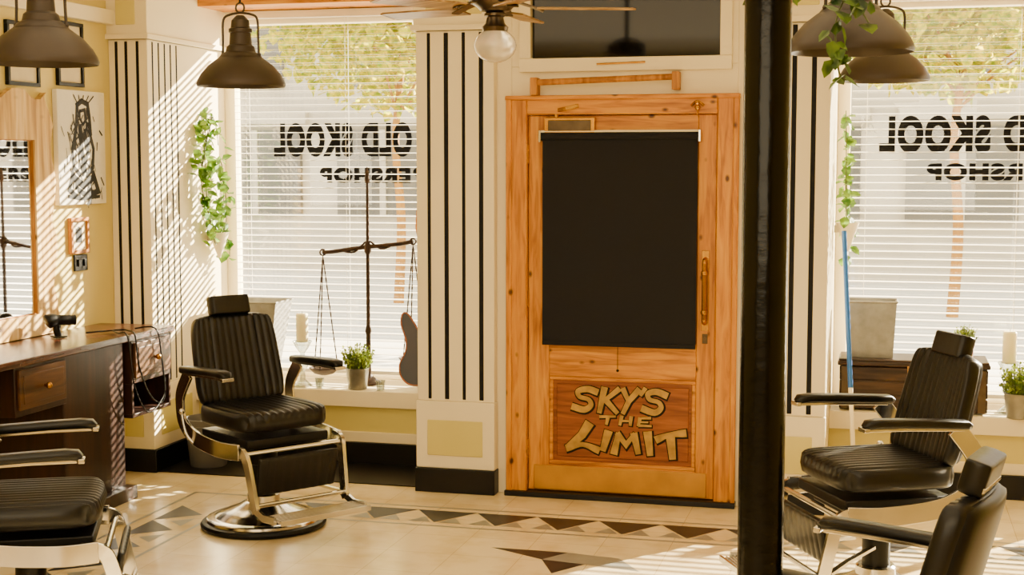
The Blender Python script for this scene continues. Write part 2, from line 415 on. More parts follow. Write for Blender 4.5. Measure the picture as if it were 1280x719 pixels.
struct(b.obj('trim_floor','base',smooth=False),'dark floor slab in front of the window','trim')

# ------------------------------------------------------------ door
fr=MB()
fr.box((-1.916,-.04,0),(-1.815,.06,2.09),0); fr.box((-.832,-.04,0),(-.732,.06,2.09),0)
fr.box((-1.815,-.04,2.0),(-.832,.06,2.09),1)
fr.box((-1.93,-.05,2.075),(-.72,.06,2.10),1)
fr.box((-1.925,-.052,0),(-1.895,-.03,2.08),0); fr.box((-.752,-.052,0),(-.722,-.03,2.08),0)
trim(fr,['pine','pineh'],'orange pine door frame',.006)
d=MB(); X0,X1=-1.812,-.835
d.box((X0,-.01,.03),(-1.70,.035,1.997),0); d.box((-.93,-.01,.03),(X1,.035,1.997),0)
d.box((-1.70,-.01,1.87),(-.93,.035,1.997),1); d.box((-1.70,-.01,.64),(-.93,.035,.83),1); d.box((-1.70,-.01,.03),(-.93,.035,.17),1)
d.box((-1.70,.008,.83),(-.93,.02,1.87),2)
d.box((-1.70,.004,.17),(-.93,.02,.64),3)
for a,c in (((-1.70,-.005,.62),(-.93,.01,.64)),((-1.70,-.005,.17),(-.93,.01,.19)),((-1.70,-.005,.19),(-1.68,.01,.62)),((-.95,-.005,.19),(-.93,.01,.62))): d.box(a,c,1)
d.box((-1.66,-.004,.215),(-.965,.006,.60),3)
d.box((-1.78,-.018,.035),(-.87,-.008,.165),4)
door=d.obj('door_1',['pine','pineh','oldwood','redwood','brasswood'],bevel=.004); struct(door,'orange pine shop door with painted lower panel','door')
for z in (.25,1.05,1.8): MB().tube([(X0-.004,-.016,z-.05),(X0-.004,-.016,z+.05)],.008,10).obj('hinge','brass',parent=door)
h=MB(); h.box((-.905,-.016,.90),(-.868,-.009,1.31)); 
h.tube(smoothpts([(-.886,-.012,.94),(-.886,-.06,.95),(-.886,-.07,1.0),(-.886,-.07,1.2),(-.886,-.06,1.26),(-.886,-.012,1.27)]),.011,10)
for z in (1.0,1.2): h.sphere((-.886,-.07,z),.017,12)
h.obj('door_handle','brass',parent=door,bevel=.001)
h=MB(); h.box((-.90,-.014,.835),(-.872,-.009,.885)); h.tube([(-.886,-.02,.862),(-.886,-.012,.862)],.008,10)
h.obj('lock_plate','bronze',parent=door,bevel=.001)
h=MB(); h.box((-1.72,-.05,1.905),(-1.455,-.008,1.985),0); h.tube([(-1.66,-.028,1.985),(-1.66,-.028,2.02)],.012,10,0); h.bar([(-1.66,-.03,2.022),(-1.60,-.075,2.03),(-1.54,-.055,2.045)],.02,.006,(0,0,1),0)
h.box((-1.70,-.053,1.918),(-1.475,-.048,1.972),1)
h.obj('door_closer',['brass','bronze'],parent=door,bevel=.004)
h=MB(); h.tube([(-.93,-.06,2.055),(-.93,-.06,1.99)],.004,8); h.tube(smoothpts([(-.96,-.06,2.04),(-.93,-.075,2.06),(-.90,-.06,2.04)]),.007,8); h.sphere((-.93,-.065,2.03),.014,10)
h.tube([(-.93,-.04,2.05),(-.93,-.07,2.05)],.006,8)
h.obj('door_hook','brass',parent=door)
def sx(x): return -1.687+(x-690)*.00419
def sz(y): return .619-(y-478)*.0042
L=[([(747,491),(736,488),(724,491),(726,498),(737,501),(740,508),(732,514),(718,511)],7,1,3.6),
([(757,487),(751,516)],7.2,0,3.6),([(775,487),(758,501)],6,0,3.6),([(759,501),(773,516)],6.6,0,3.6),([(781,487),(787,500)],6,0,3.6),([(800,487),(788,501),(781,516)],6.8,0,3.6),([(808,485),(803,493)],4.8,0,3),
([(834,492),(822,488),(812,491),(814,498),(825,501),(828,508),(820,514),(806,510)],7,1,3.6),
([(752,522),(771,521)],3.2,0,2.4),([(762,522),(760,531)],4.2,0,2.4),([(779,521),(777,531)],4.2,0,2.4),([(791,521),(790,531)],4.2,0,2.4),([(779,526),(790,526)],2.6,0,2.4),
([(815,521),(801,522)],3,0,2.4),([(802,522),(800,531)],4.2,0,2.4),([(801,531),(816,531)],3,0,2.4),([(802,526.5),(812,526.5)],2.3,0,2.4),
([(737,533),(729,546),(712,562)],10.5,0,3.6),([(711,563),(730,558),(749,564)],7.6,1,3.6),([(762,542),(756,563)],9.2,0,3.6),
([(770,566),(775,543)],8,0,3.6),([(775,543),(785,556),(795,542)],6.2,0,3.6),([(795,543),(800,565)],8,0,3.6),([(812,541),(815,566)],9.2,0,3.6),
([(824,547),(838,541),(857,538)],7.8,1,3.6),([(840,542),(843,569)],10,0,3.6)]
ln=MB()
for i,(p,w,sm,ol) in enumerate(L):
    q=[(sx(x),sz(y)) for x,y in p]
    if sm: q=[(v_.x,v_.y) for v_ in smoothpts([(a,c,0) for a,c in q],5)]
    w0=w*.0042; o_=ol*.0042
    wf=(lambda t,w0=w0:w0*(1.0+.22*math.cos(t*math.pi*2))) if sm else (lambda t,w0=w0:w0*(1.18-.36*t))
    ln.stroke([(a+.003,c-.003) for a,c in q],(lambda t,wf=wf,o_=o_:wf(t)+o_),-.0050-i*.00004,1); ln.stroke(q,wf,-.0068-i*.00006,0)
ln.obj('painted_lettering',['gold','outline'],parent=door,smooth=False,weld='flat')
rb=thing('roller_blind','charcoal fabric roller blind pulled down over the door glass','blind',(-1.33,-.03,.82))
MB().tube([(-.41,-.01,1.07),(.41,-.01,1.07)],.022,16).obj('roller_tube','shade',parent=rb)
MB().box((-.40,-.014,.0),(.40,-.011,1.075)).obj('fabric','shade',parent=rb,smooth=False)
MB().box((-.40,-.02,-.012),(.40,-.006,.012)).obj('hem_bar','shade',parent=rb,bevel=.003)
for s_ in (-1,1): MB().box((s_*.412-.006,-.035,1.04),(s_*.412+.006,.018,1.1)).obj('bracket','chrome',parent=rb,bevel=.002)
MB().tube([(-.41,-.014,1.094),(.41,-.014,1.094)],.007,8).obj('top_rod','white',parent=rb)
h=MB(); h.tube([(0,-.014,-.01),(.0,-.014,-.13)],.0018,6); h.sphere((0,-.014,-.135),.008,8); h.obj('pull_cord','darkmetal',parent=rb)
wr=thing('wooden_rail','pale wooden hanging rail fixed above the door','rail',(-1.40,-.02,2.13))
MB().tube([(-.37,-.04,.035),(.36,-.04,.055)],.016,12).obj('pole','oldwood',parent=wr)
for x,z in ((-.37,.0),(.36,.02)): MB().box((x-.018,-.065,z-.03),(x+.018,.018,z+.06)).obj('bracket','oldwood',parent=wr,bevel=.004)
t=MB()
t.box((-1.86,-.03,2.22),(-.765,.02,2.29),0); t.box((-1.86,-.03,2.29),(-1.80,.02,2.87),0); t.box((-.825,-.03,2.29),(-.765,.02,2.87),0); t.box((-1.86,-.03,2.85),(-.765,.02,2.90),0)
t.box((-1.80,.02,2.29),(-.825,.035,2.85),1)
tw=t.obj('window_3',['white','dglass'],bevel=.004); struct(tw,'dark transom window above the door','window')
h=MB().tube([(-1.45,-.035,2.255),(-1.20,-.035,2.262)],.005,8); h.obj('latch_rod','brass',parent=tw)

# ------------------------------------------------------------ post
po=thing('iron_column','glossy black painted iron column','column',(-.295,-3.67,0))
MB().lathe([(.058,.12),(.058,2.84)],32).obj('shaft','postm',parent=po)
MB().lathe([(.12,0),(.12,.04),(.09,.06),(.085,.1),(.062,.13)],32).obj('plinth','postm',parent=po)
MB().lathe([(.062,2.83),(.085,2.87),(.11,2.92),(.12,2.998)],32).obj('capital','postm',parent=po)

# ------------------------------------------------------------ barber chair
AZ=.06
def barber_chair():
    c=thing('barber_chair','vintage black leather and chrome barber chair beside the window','chair',(0,0,0),0,'black leather barber chairs')
    MB().lathe([(.285,0),(.30,.006),(.303,.018),(.295,.03),(.275,.036)],48,m=0).obj('base_rim','darkmetal',parent=c)
    MB().lathe([(.277,.034),(.272,.046),(.255,.054),(.242,.052),(.23,.056),(.21,.07),(.18,.082),(.15,.092),(.12,.104),(.10,.116),(.08,.124),(.078,.155),(.07,.162)],48).obj('base','chrome',parent=c)
    MB().lathe([(.055,.15),(.055,.30),(.07,.31),(.07,.40)],32).obj('column','darkmetal',parent=c)
    k=MB(); k.box((-.16,-.2,.395),(.16,.2,.43)); k.box((-.22,-.24,.43),(.22,.2,.475)); k.obj('seat_frame','darkmetal',parent=c,bevel=.006)
    k=MB(); k.tube(smoothpts([(-.15,.1,.42),(-.27,.1,.40),(-.33,.14,.46),(-.335,.18,.56)]),.008,8); k.sphere((-.335,.18,.57),.016,10); k.obj('lever','chrome',parent=c)
    k=MB(); k.M=rotm(rx=math.radians(-90),loc=(0,-.01,.548)); k.cushion(.51,.515,.11,13,curve=0,corner=.2,bk=.9,ex=9,pw=.34); k.obj('seat','leather',parent=c,weld=True,ang=70)
    k=MB(); k.M=rotm(rx=math.radians(-15),loc=(0,.265,.785)); k.cushion(.465,.455,.075,13,curve=.03,corner=.10,tap=.04); k.obj('backrest','leather',parent=c,weld=True,ang=70)
    k=MB(); k.M=rotm(rx=math.radians(-15),loc=(0,.285,.785)); k.cushion(.445,.435,.065,0,curve=.026,corner=.10,tap=.04); k.obj('back_shell','darkmetal',parent=c,weld=True,ang=70)
    k=MB(); k.M=rotm(rx=math.radians(-16),loc=(0,.315,1.05)); k.cushion(.215,.095,.07,0,corner=.02,ex=14,pw=.25); k.obj('headrest','leather',parent=c,weld=True,ang=70)
    k=MB()
    for x in (-.05,.05): k.box((x-.012,.31,.92),(x+.012,.325,1.035))
    k.tube([(-.10,.335,1.02),(.10,.335,1.02)],.01,10); k.box((-.05,.312,.99),(.05,.323,1.01)); k.obj('headrest_bracket','chrome',parent=c,bevel=.002)
    for s_ in (-1,1):
        x=.305*s_
        k=MB(); k.sweep([(x,.22,.70+AZ),(x,.2,.708+AZ),(x,.1,.714+AZ),(x,-.05,.722+AZ),(x,-.16,.726+AZ),(x,-.20,.722+AZ),(x,-.215,.712+AZ)],
            [(.031*math.copysign(abs(math.cos(a))**.5,math.cos(a)),.018*math.copysign(abs(math.sin(a))**.6,math.sin(a))) for a in [2*math.pi*i/20 for i in range(20)]],
            side=(1,0,0),taper=lambda q:.6+.4*min(1,min(q,1-q)*7))
        k.obj('armrest','leather',parent=c,ang=60)
        k=MB(); k.bar([(x,-.20,.702+AZ),(x,-.05,.700+AZ),(x,.19,.69+AZ)],.03,.012,(1,0,0))
        k.bar(smoothpts([(x,.16,.695+AZ),(x,.235,.66),(x,.25,.60),(x,.225,.51),(x,.10,.45),(x,-.12,.43),(x*.9,-.26,.43)],6),.014,.075,(1,0,0))
        k.box((x-.029,-.226,.696+AZ),(x+.029,-.205,.712+AZ))
        k.obj('arm_bracket','chrome',parent=c,ang=40,bevel=.002)
        k=MB(); k.bar(smoothpts([(x*.9,-.20,.44),(x*.88,-.27,.43),(x*.84,-.30,.38),(x*.8,-.34,.20),(x*.8,-.355,.165)],5),.018,.05,(1,0,0))
        k.bar([(x*.8,-.30,.19),(x*.8,-.42,.15),(x*.8,-.52,.155)],.014,.034,(1,0,0))
        k.bar([(x*.8,-.34,.19),(x*.5,-.2,.22),(x*.25,-.05,.25)],.012,.022,(0,0,1))
        k.obj('leg_frame','chrome',parent=c,ang=40,bevel=.002)
    k=MB(); k.M=rotm(rx=math.radians(12),loc=(0,-.315,.315)); k.cushion(.43,.185,.03,9,corner=.02); k.obj('calf_pad','leather',parent=c,weld=True,ang=70)
    MB().tube([(-.25,-.285,.425),(.25,-.285,.425)],.011,10).obj('cross_bar','chrome',parent=c)
    MB().tube([(-.25,-.345,.19),(.25,-.345,.19)],.011,10).obj('cross_bar','chrome',parent=c)
    k=MB()
    k.box((-.235,-.56,.147),(.235,-.42,.156))
    for i in range(9): k.box((-.235,-.56+i*.0155,.155),(.235,-.555+i*.0155,.162))
    k.box((-.24,-.57,.14),(.24,-.56,.165)); k.obj('footrest','chrome',parent=c,bevel=.0015)
    return c
ch=barber_chair()
ch.location=(-2.90,-.96,0); ch.rotation_euler=(0,0,math.radians(54.6))
def face(dx,dy): return math.atan2(dy,dx)+math.pi/2
v=Vector((-.252,.968)); r=Vector((.968,.252))
fa=-.97*r-.22*v
c2=copytree(ch,(-.015,-1.5,0),face(fa.x,fa.y)); c2['label']='black leather and chrome barber chair near the bay window'
fb=-.86*r+.5*v
c3=copytree(ch,(-.05,-3.34,0),face(fb.x,fb.y)); c3['label']='black leather barber chair seen from behind, beside the iron column'
fc=.97*r+.2*v
c4=copytree(ch,(-2.99,-2.78,0),face(fc.x,fc.y)); c4['label']='black leather barber chair in front of the mirror counter'
for o in list(bpy.data.objects):
    if o.parent==c3 and not o.name.startswith(('base','column')): o.location.z-=.10
    if o.parent==c4 and not o.name.startswith(('base','column')): o.location.z-=.03
    if o.parent==c2 and o.name.startswith('headrest'): o.location.z-=.02
# ------------------------------------------------------------ pendant lamps
def lamp():
    e=thing('pendant_lamp','brown enamel industrial pendant lamp with bell shade','lamp',(-3.03,-.86,2.12),0,'industrial pendant lamps')
    k=MB(); k.lathe([(.21,0),(.213,.012),(.207,.03),(.19,.06),(.155,.10),(.115,.13),(.085,.15),(.07,.165),(.064,.165),(.078,.147),(.11,.123),(.15,.093),(.185,.055),(.202,.028),(.207,.002),(.21,0)],48,cap=False)
    k.obj('lamp_shade','lamp',parent=e,ang=50)
    k=MB(); k.lathe([(.105,.138),(.09,.155),(.072,.165),(.066,.19),(.054,.20),(.05,.255),(.056,.258),(.056,.275),(.046,.28),(.042,.315),(.028,.33),(.018,.34)],32); k.obj('lamp_housing','lamp',parent=e,ang=30)
    k=MB()
    for s_ in (-1,1): k.tube(smoothpts([(s_*.095,0,.14),(s_*.092,0,.22),(s_*.088,0,.32),(s_*.05,0,.345),(0,0,.352)],5),.006,8); k.sphere((s_*.095,0,.15),.011,8)
    k.tube([(math.cos(a)*.022,0,.375+math.sin(a)*.024) for a in [2*math.pi*i/14 for i in range(14)]],.005,8,closed=True)
    k.obj('bracket','lamp',parent=e)
    k=MB(); k.tube([(0,0,.395),(0,0,.86)],.006,8); k.lathe([(.03,.855),(.055,.865),(.055,.878)],20); k.obj('suspension_rod','darkmetal',parent=e)
    k=MB(); k.sphere((0,0,.075),.035,16); k.tube([(0,0,.1),(0,0,.16)],.018,12); k.obj('bulb','bulb',parent=e)
    return e
lp=lamp()
copytree(lp,(-3.16,-2.35,2.13),.3); copytree(lp,(-.134,-2.24,2.125),.5); copytree(lp,(-.03,-.18,2.14),.2)
# ------------------------------------------------------------ ceiling fan
fn=thing('ceiling_fan','bronze ceiling fan with wooden blades and glass globe light','fan',(-1.58,-1.52,2.235))
MB().sphere((0,0,0),.088,24,sc=(1,1,.8)).obj('globe','bulb',parent=fn)
k=MB(); k.lathe([(.05,.055),(.055,.075),(.04,.09),(.034,.115),(.045,.12),(.045,.13),(.03,.14)],24); k.obj('light_socket','bronze',parent=fn)
k=MB(); k.lathe([(.03,.135),(.06,.14),(.075,.155),(.10,.17),(.12,.20),(.115,.25),(.07,.28),(.03,.29)],32); k.tube([(0,0,.28),(0,0,.715)],.014,12); k.lathe([(.03,.69),(.07,.73),(.07,.763)],24); k.obj('motor_housing','bronze',parent=fn)
for i in range(5):
    a=math.radians(18+72*i); k=MB(); k.M=rotm(rz=a)@rotm(rx=math.radians(8))
    k.box((.17,-.055,.148),(.56,.06,.156)); k.box((.56,-.045,.148),(.575,.05,.156)); k.obj('blade','blade',parent=fn,bevel=.003)
    k=MB(); k.M=rotm(rz=a); k.bar([(.10,0,.175),(.15,0,.16),(.20,0,.14)],.05,.006,(0,1,0)); k.obj('blade_arm','bronze',parent=fn)

# ------------------------------------------------------------ counter
ct=thing('barber_counter','dark mahogany barber counter with drawers under the mirror','counter',(-4.02,-.95,0))
cx=ct.location.x; cy=ct.location.y
def P(x,y,z): return (x-cx,y-cy,z)
MB().box(P(LW+.005,-2.6,.83),P(-3.78,-.16,.865)).obj('worktop','mahog',parent=ct,bevel=.006)
def drawerunit(y0,y1,low):
    k=MB(); k.box(P(LW+.005,y0,.60),P(-3.80,y1,.829)); k.obj('drawer_box','mahogz',parent=ct,bevel=.003)
    k=MB(); k.box(P(-3.80,y0+.02,.63),P(-3.785,y1-.02,.815),0); k.box(P(-3.786,y0+.045,.655),P(-3.78,y1-.045,.79),0); dr=k.obj('drawer','drawerw',parent=ct,bevel=.003)
    k=MB(); k.tube([P(-3.785,(y0+y1)/2,.722),P(-3.765,(y0+y1)/2,.722)],.007,10); k.sphere(P(-3.757,(y0+y1)/2,.722),.016,12)
    k.obj('knob','brass',parent=dr)
    if low:
        k=MB(); k.box(P(LW+.005,y0,.42),P(-3.80,y1,.44)); k.box(P(LW+.005,y1-.02,.44),P(-3.80,y1,.60)); k.box(P(LW+.005,y0,.44),P(-3.80,y0+.02,.60)); k.box(P(LW+.005,y0+.02,.44),P(LW+.02,y1-.02,.60))
        k.obj('open_shelf','mahogz',parent=ct,bevel=.003)
drawerunit(-.60,-.18,True); drawerunit(-1.64,-1.22,False); drawerunit(-2.6,-2.2,True)
k=MB(); k.box(P(LW+.005,-1.20,.06),P(-3.83,-.63,.829)); k.box(P(LW+.005,-1.21,0),P(-3.78,-.60,.07)); k.obj('pedestal','mahogz',parent=ct,bevel=.004)
mi=thing('wall_mirror','large mirror in a live edge timber frame above the counter','mirror',(LW+.002,-1.5,.87))
random.seed(3)
k=MB(); y0,y1=-.9,.86; z0,z1=0.0,1.22; iy0,iy1=-.75,.70; iz0,iz1=.11,1.0
def ring(outer,inner,t=.035):
    n_=len(outer); vs=[(0,)+p for p in outer]+[(t,)+p for p in outer]+[(t,)+p for p in inner]+[(0,)+p for p in inner]; fs=[]
    for i in range(n_):
        j=(i+1)%n_
        for q in range(3): fs.append((q*n_+i,q*n_+j,(q+1)*n_+j,(q+1)*n_+i))
    return vs,fs
N_=36; outer=[];inner=[]
for i in range(N_): q=i/N_; outer.append((y0+(y1-y0)*q, z1+abs(math.sin(q*17))*.06-.03+random.uniform(-.012,.012)-(.1 if q<.03 else 0))); inner.append((iy0+(iy1-iy0)*q,iz1))
for i in range(N_): q=i/N_; outer.append((y1+.018*math.sin(q*22)+random.uniform(-.008,.008)-.07*max(0,1-q*8), z1-(z1-z0)*q)); inner.append((iy1,iz1-(iz1-iz0)*q))
for i in range(N_): q=i/N_; outer.append((y1-(y1-y0)*q, z0)); inner.append((iy1-(iy1-iy0)*q,iz0))
for i in range(N_): q=i/N_; outer.append((y0+random.uniform(-.01,.012), z0+(z1-z0)*q)); inner.append((iy0,iz0+(iz1-iz0)*q))
vs,fs=ring(outer,inner); k.add(vs,fs); k.obj('frame','driftwood',parent=mi,smooth=False)
MB().box((.004,iy0-.01,iz0-.01),(.014,iy1+.01,iz1+.01)).obj('mirror_glass','mirror',parent=mi,smooth=False)
k=MB(); bw=.006
for a,c in (((.014,iy0,iz0),(.024,iy0+bw,iz1)),((.014,iy1-bw,iz0),(.024,iy1,iz1)),((.014,iy0+bw,iz0),(.024,iy1-bw,iz0+bw)),((.014,iy0+bw,iz1-bw),(.024,iy1-bw,iz1))): k.box(a,c)
k.obj('inner_bead','oldwood',parent=mi,bevel=.001)
hd=thing('hair_dryer','black hair dryer standing on the counter','hair dryer',(-4.07,-.84,.868),.9)
k=MB(); k.M=Matrix.Scale(.85,4)
k.tube(smoothpts([(-.075,0,.095),(-.06,0,.10),(-.02,0,.105),(.03,0,.102),(.07,0,.10)],4),.045,18,taper=lambda q:.66+.34*math.sin(min(1,q*1.5+.15)*3.0))
k.tube([(.065,0,.10),(.10,0,.099)],.027,16,taper=lambda q:1+.2*q)
k.obj('body','darkmetal',parent=hd,ang=50)
k=MB(); k.M=Matrix.Scale(.85,4); k.tube(smoothpts([(-.01,0,.075),(-.012,0,.04),(.0,0,.006)]),.024,12,taper=lambda q:1-.1*q); k.box((-.04,-.035,0),(.04,.035,.01)); k.obj('handle','darkmetal',parent=hd,bevel=.002)
cb=thing('power_cable','black power cables trailing over the counter edge','cable',(-4.0,-.7,.868))
for pts,rr_ in (([(-4.00,-.70,.875),(-3.95,-.65,.878),(-3.90,-.52,.874),(-3.84,-.55,.873),(-3.765,-.62,.86),(-3.755,-.60,.7),(-3.75,-.52,.55),(-3.75,-.40,.47),(-3.75,-.34,.52),(-3.755,-.36,.72),(-3.765,-.40,.87),(-3.86,-.45,.874)],.0045),
  ([(-3.98,-.68,.875),(-3.92,-.60,.878),(-3.84,-.66,.874),(-3.762,-.70,.86),(-3.75,-.66,.6),(-3.75,-.52,.44),(-3.75,-.36,.50),(-3.752,-.33,.60)],.0035)):
    MB().tube(smoothpts([(x+4.0,y+.7,z-.866) for x,y,z in pts],8),rr_,6).obj('cord','darkmetal',parent=cb)

# ------------------------------------------------------------ pictures
def picture(y0,y1,z0,z1,fm,label,fw=.02,inner='paper'):
    e=thing('picture_frame',label,'picture',(LW+.002,(y0+y1)/2,z0)); w=(y1-y0)/2; hh=z1-z0
    k=MB(); k.box((0,-w,0),(.022,w,fw)); k.box((0,-w,hh-fw),(.022,w,hh)); k.box((0,-w,fw),(.022,-w+fw,hh-fw)); k.box((0,w-fw,fw),(.022,w,hh-fw)); k.obj('frame',fm,parent=e,bevel=.002)
    k=MB(); k.box((0.002,-w+fw,fw),(.01,w-fw,hh-fw),0)
    k.box((.0095,-w*.35,hh*.3),(.0105,w*.35,hh*.7),1); k.sphere((.009,0,hh*.62),.025,10,m=1,sc=(.1,1,1.2)); k.obj('print',[inner,'ink'],parent=e,smooth=False)
picture(-.46,-.28,1.265,1.46,'oldwood','small photograph in a carved wooden frame')
picture(-.54,-.29,2.16,2.50,'darkmetal','black framed certificate hung high on the wall')
picture(-.99,-.71,2.14,2.46,'darkmetal','black framed picture above the mirror')
e=thing('wall_canvas','white canvas with a black ink sketch of a seated figure','picture',(LW+.002,-.345,1.53))
MB().box((0,-.235,0),(.03,.235,.61)).obj('canvas','canvas',parent=e,bevel=.003)
k=MB(); random.seed(11)
k.M=Matrix.Rotation(math.pi/2,4,'Z')
ic=[0]
def ink(pts,w): ic[0]+=1; k.stroke(pts,w,-.0312-ic[0]*.000008)
for pts,w in [([(-.02,.50),(.03,.51),(.045,.46),(.01,.43),(-.02,.46),(-.02,.50)],.018),([(-.05,.53),(.0,.555),(.06,.54),(.075,.47),(.085,.38)],.03),([(-.045,.52),(-.05,.45),(-.07,.38),(-.08,.30)],.03),
  ([(-.06,.40),(-.10,.30),(-.09,.20),(-.03,.16)],.026),([(.07,.40),(.11,.30),(.10,.2),(.04,.15)],.026),([(-.02,.42),(-.01,.30),(.02,.18)],.04),([(.03,.40),(.05,.28),(.0,.16)],.026),
  ([(-.10,.17),(-.14,.08),(-.06,.04)],.03),([(.10,.17),(.15,.07),(.06,.05)],.035),([(-.08,.14),(.0,.10),(.09,.14)],.04),([(-.05,.08),(.02,.05),(.08,.08)],.03),([(-.15,.045),(-.02,.03),(.16,.04)],.018)]: ink(pts,w)
for i in range(150):
    z=random.uniform(.04,.52); y=random.gauss(0,.05+.04*(1-z/.55)); ink([(y,z),(y+random.uniform(-.03,.03),z-random.uniform(.02,.06))],random.uniform(.003,.012))
for i in range(5): ink([(-.05+i*.03,.55),(-.08+i*.05,.585)],.008)
k.obj('ink_drawing','ink',parent=e,smooth=False,weld='flat')
sw=thing('light_switch','black double light switch plate','switch',(LW+.002,-.35,1.17))
MB().box((0,-.065,0),(.01,.065,.088)).obj('plate','darkmetal',parent=sw,bevel=.003)
for y in (-.03,.03): MB().box((.0095,y-.012,.025),(.02,y+.012,.062)).obj('rocker','darkmetal',parent=sw,bevel=.002)

# ------------------------------------------------------------ foliage helpers
def leaf(b,p,s,rot,m=0):
    pts=[(0,0,0),(.45,.3,.06),(.35,.75,.02),(0,1.1,-.12),(-.35,.75,.02),(-.45,.3,.06),(0,.5,-.03)]
    R=Matrix.Translation(p)@rot; o=b.M; b.M=o@R
    b.add([(x*s,y*s,z*s) for x,y,z in pts],[(0,1,6),(1,2,6),(2,3,6),(3,4,6),(4,5,6),(5,0,6)],m); b.M=o
def rr(): return Matrix.Rotation(random.uniform(0,6.28),4,'Z')@Matrix.Rotation(random.uniform(-1.4,1.4),4,'X')@Matrix.Rotation(random.uniform(-.8,.8),4,'Y')
def vines(name,label,loc,strands,ls=.05,step=.03,mt='ivy',spread=.03):
    e=thing(name,label,'plant',loc); st=MB(); lf=MB()
    for s_ in strands:
        pts=smoothpts(s_,6); st.tube(pts,.003,6)
        for a,c in zip(pts,pts[1:]):
            n_=max(1,int((c-a).length/step+.5))
            for q in range(n_):
                p=a.lerp(c,random.random())+Vector([random.uniform(-spread,spread) for _ in range(3)])
                leaf(lf,p,ls*random.uniform(.6,1.15),rr())
    st.obj('stem','stem',parent=e); lf.obj('leaves',mt,parent=e,smooth=False,weld='flat')
    return e
random.seed(5)
e=vines('hanging_ivy','trailing green ivy in a white wall cone',(PX+.005,.70,1.18),
 [[(.07,0,.12),(.07,-.12,.25),(.06,-.2,.45),(.06,-.14,.66),(.05,-.02,.85)],[(.07,.02,.12),(.08,.08,.22),(.07,.10,.35),(.06,.08,.55),(.05,.04,.6)],
  [(.07,-.02,.1),(.09,-.1,.1),(.08,-.16,.3),(.08,-.19,.6),(.06,-.12,.86)],[(.07,.05,.14),(.09,.09,.08),(.09,.10,.0)],[(.07,0,.15),(.08,.05,.35),(.06,.09,.5)],[(.05,-.2,.5),(.05,-.05,.83),(.05,.02,.8),(.05,.05,.68)]],ls=.07,step=.02,spread=.035)
MB().lathe([(.008,0),(.03,.06),(.06,.15),(.063,.155),(.05,.15),(.005,.03)],24,c=(.07,0,0)).obj('wall_cone','white',parent=e)
MB().box((0,-.01,.1),(.03,.01,.14)).obj('hook','white',parent=e)
e=vines('hanging_ivy','trailing green ivy in a white wall cone by the bay window',(-.275,.62,1.28),
 [[(.07,0,.12),(.06,-.1,.3),(.06,-.12,.5),(.05,0,.75)],[(.07,.02,.12),(.06,.1,.3),(.05,.12,.5)],[(.07,.05,.14),(.07,.1,.08),(.06,.1,-.04)]],ls=.06,step=.02,spread=.02)
MB().lathe([(.008,0),(.03,.06),(.06,.15),(.063,.155),(.05,.15),(.005,.03)],24,c=(.07,0,0)).obj('wall_cone','white',parent=e)
MB().box((0,-.01,.1),(.03,.01,.14)).obj('hook','white',parent=e)
# ceiling basket hangs between the column and the lamp
e=vines('ceiling_ivy','variegated ivy trailing from a ceiling basket beside the lamp',(-.26,-2.62,2.55),
 [[(0,0,.03),(-.04,-.2,-.12),(-.06,-.5,-.22),(-.08,-.75,-.30),(-.11,-.80,-.36)],[(0,0,.03),(.06,0,-.1),(.12,.02,-.24),(.09,0,-.36),(.10,0,-.50),(.12,.02,-.54)],[(0,0,.03),(-.02,-.1,-.12),(-.06,-.3,-.26),(-.10,-.5,-.32)],
  [(.02,0,.03),(.12,0,-.05),(.18,0,-.2),(.15,.0,-.32)],[(0,0,.03),(.03,0,-.15),(.13,0,-.27),(.19,0,-.36)],[(0,0,.03),(-.03,0,-.15),(-.06,0,-.28)]],ls=.065,step=.016,mt='ivyd',spread=.025)
MB().lathe([(.05,0),(.09,.03),(.11,.10),(.115,.12),(.1,.12),(.08,.05)],24).obj('basket','darkwood',parent=e)
k=MB()
for i in range(3):
    a=2.1*i; k.tube([(.105*math.cos(a),.105*math.sin(a),.115),(0,0,.35)],.003,6)
k.tube([(0,0,.35),(0,0,.449)],.004,6); k.obj('hanger','darkmetal',parent=e)

# ------------------------------------------------------------ ledge objects
def candle(loc,lab):
    e=thing('pillar_candle',lab,'candle',loc)
    MB().lathe([(.05,0),(.055,.01),(.02,.04),(.014,.09),(.034,.125),(.016,.16),(.014,.20),(.04,.235),(.058,.27),(.055,.275)],24).obj('glass_holder','cglass',parent=e)
    MB().lathe([(.034,.266),(.036,.27),(.036,.43),(.03,.437)],24).obj('wax','candle',parent=e)
    MB().tube([(0,0,.43),(.002,0,.45)],.0015,6).obj('wick','ink',parent=e)
candle((-3.34,.58,.43),'cream pillar candle on a glass holder on the ledge')
def herb(loc,lab,mt='galv',s=1,mfol='herb'):
    e=thing('potted_plant',lab,'plant',loc)
    MB().lathe([(.045*s,0),(.048*s,.004),(.06*s,.105*s),(.064*s,.11*s),(.058*s,.11*s),(.052*s,.09*s)],24).obj('pot',mt,parent=e)
    MB().lathe([(.0,.09*s),(.054*s,.092*s)],20,cap=False).obj('soil','soil',parent=e)
    k=MB(); st=MB()
    for i in range(170):
        a=random.uniform(0,6.28); q=random.random()**.5; hgt=random.uniform(.05,.13)*s*(1.15-.4*q)
        p0=Vector((.04*s*q*math.cos(a),.04*s*q*math.sin(a),.095*s)); p1=p0+Vector((.045*s*q*math.cos(a),.045*s*q*math.sin(a),hgt+.01))
        st.tube([p0,p1],.0012,4)
        for j in range(5): leaf(k,p0.lerp(p1,.3+.18*j),.014*s,rr())
    st.obj('stem','stem',parent=e); k.obj('leaves',mfol,parent=e,smooth=False,weld='flat')
herb((-2.99,.57,.43),'small green herb in a galvanised pot on the ledge',s=1.15)
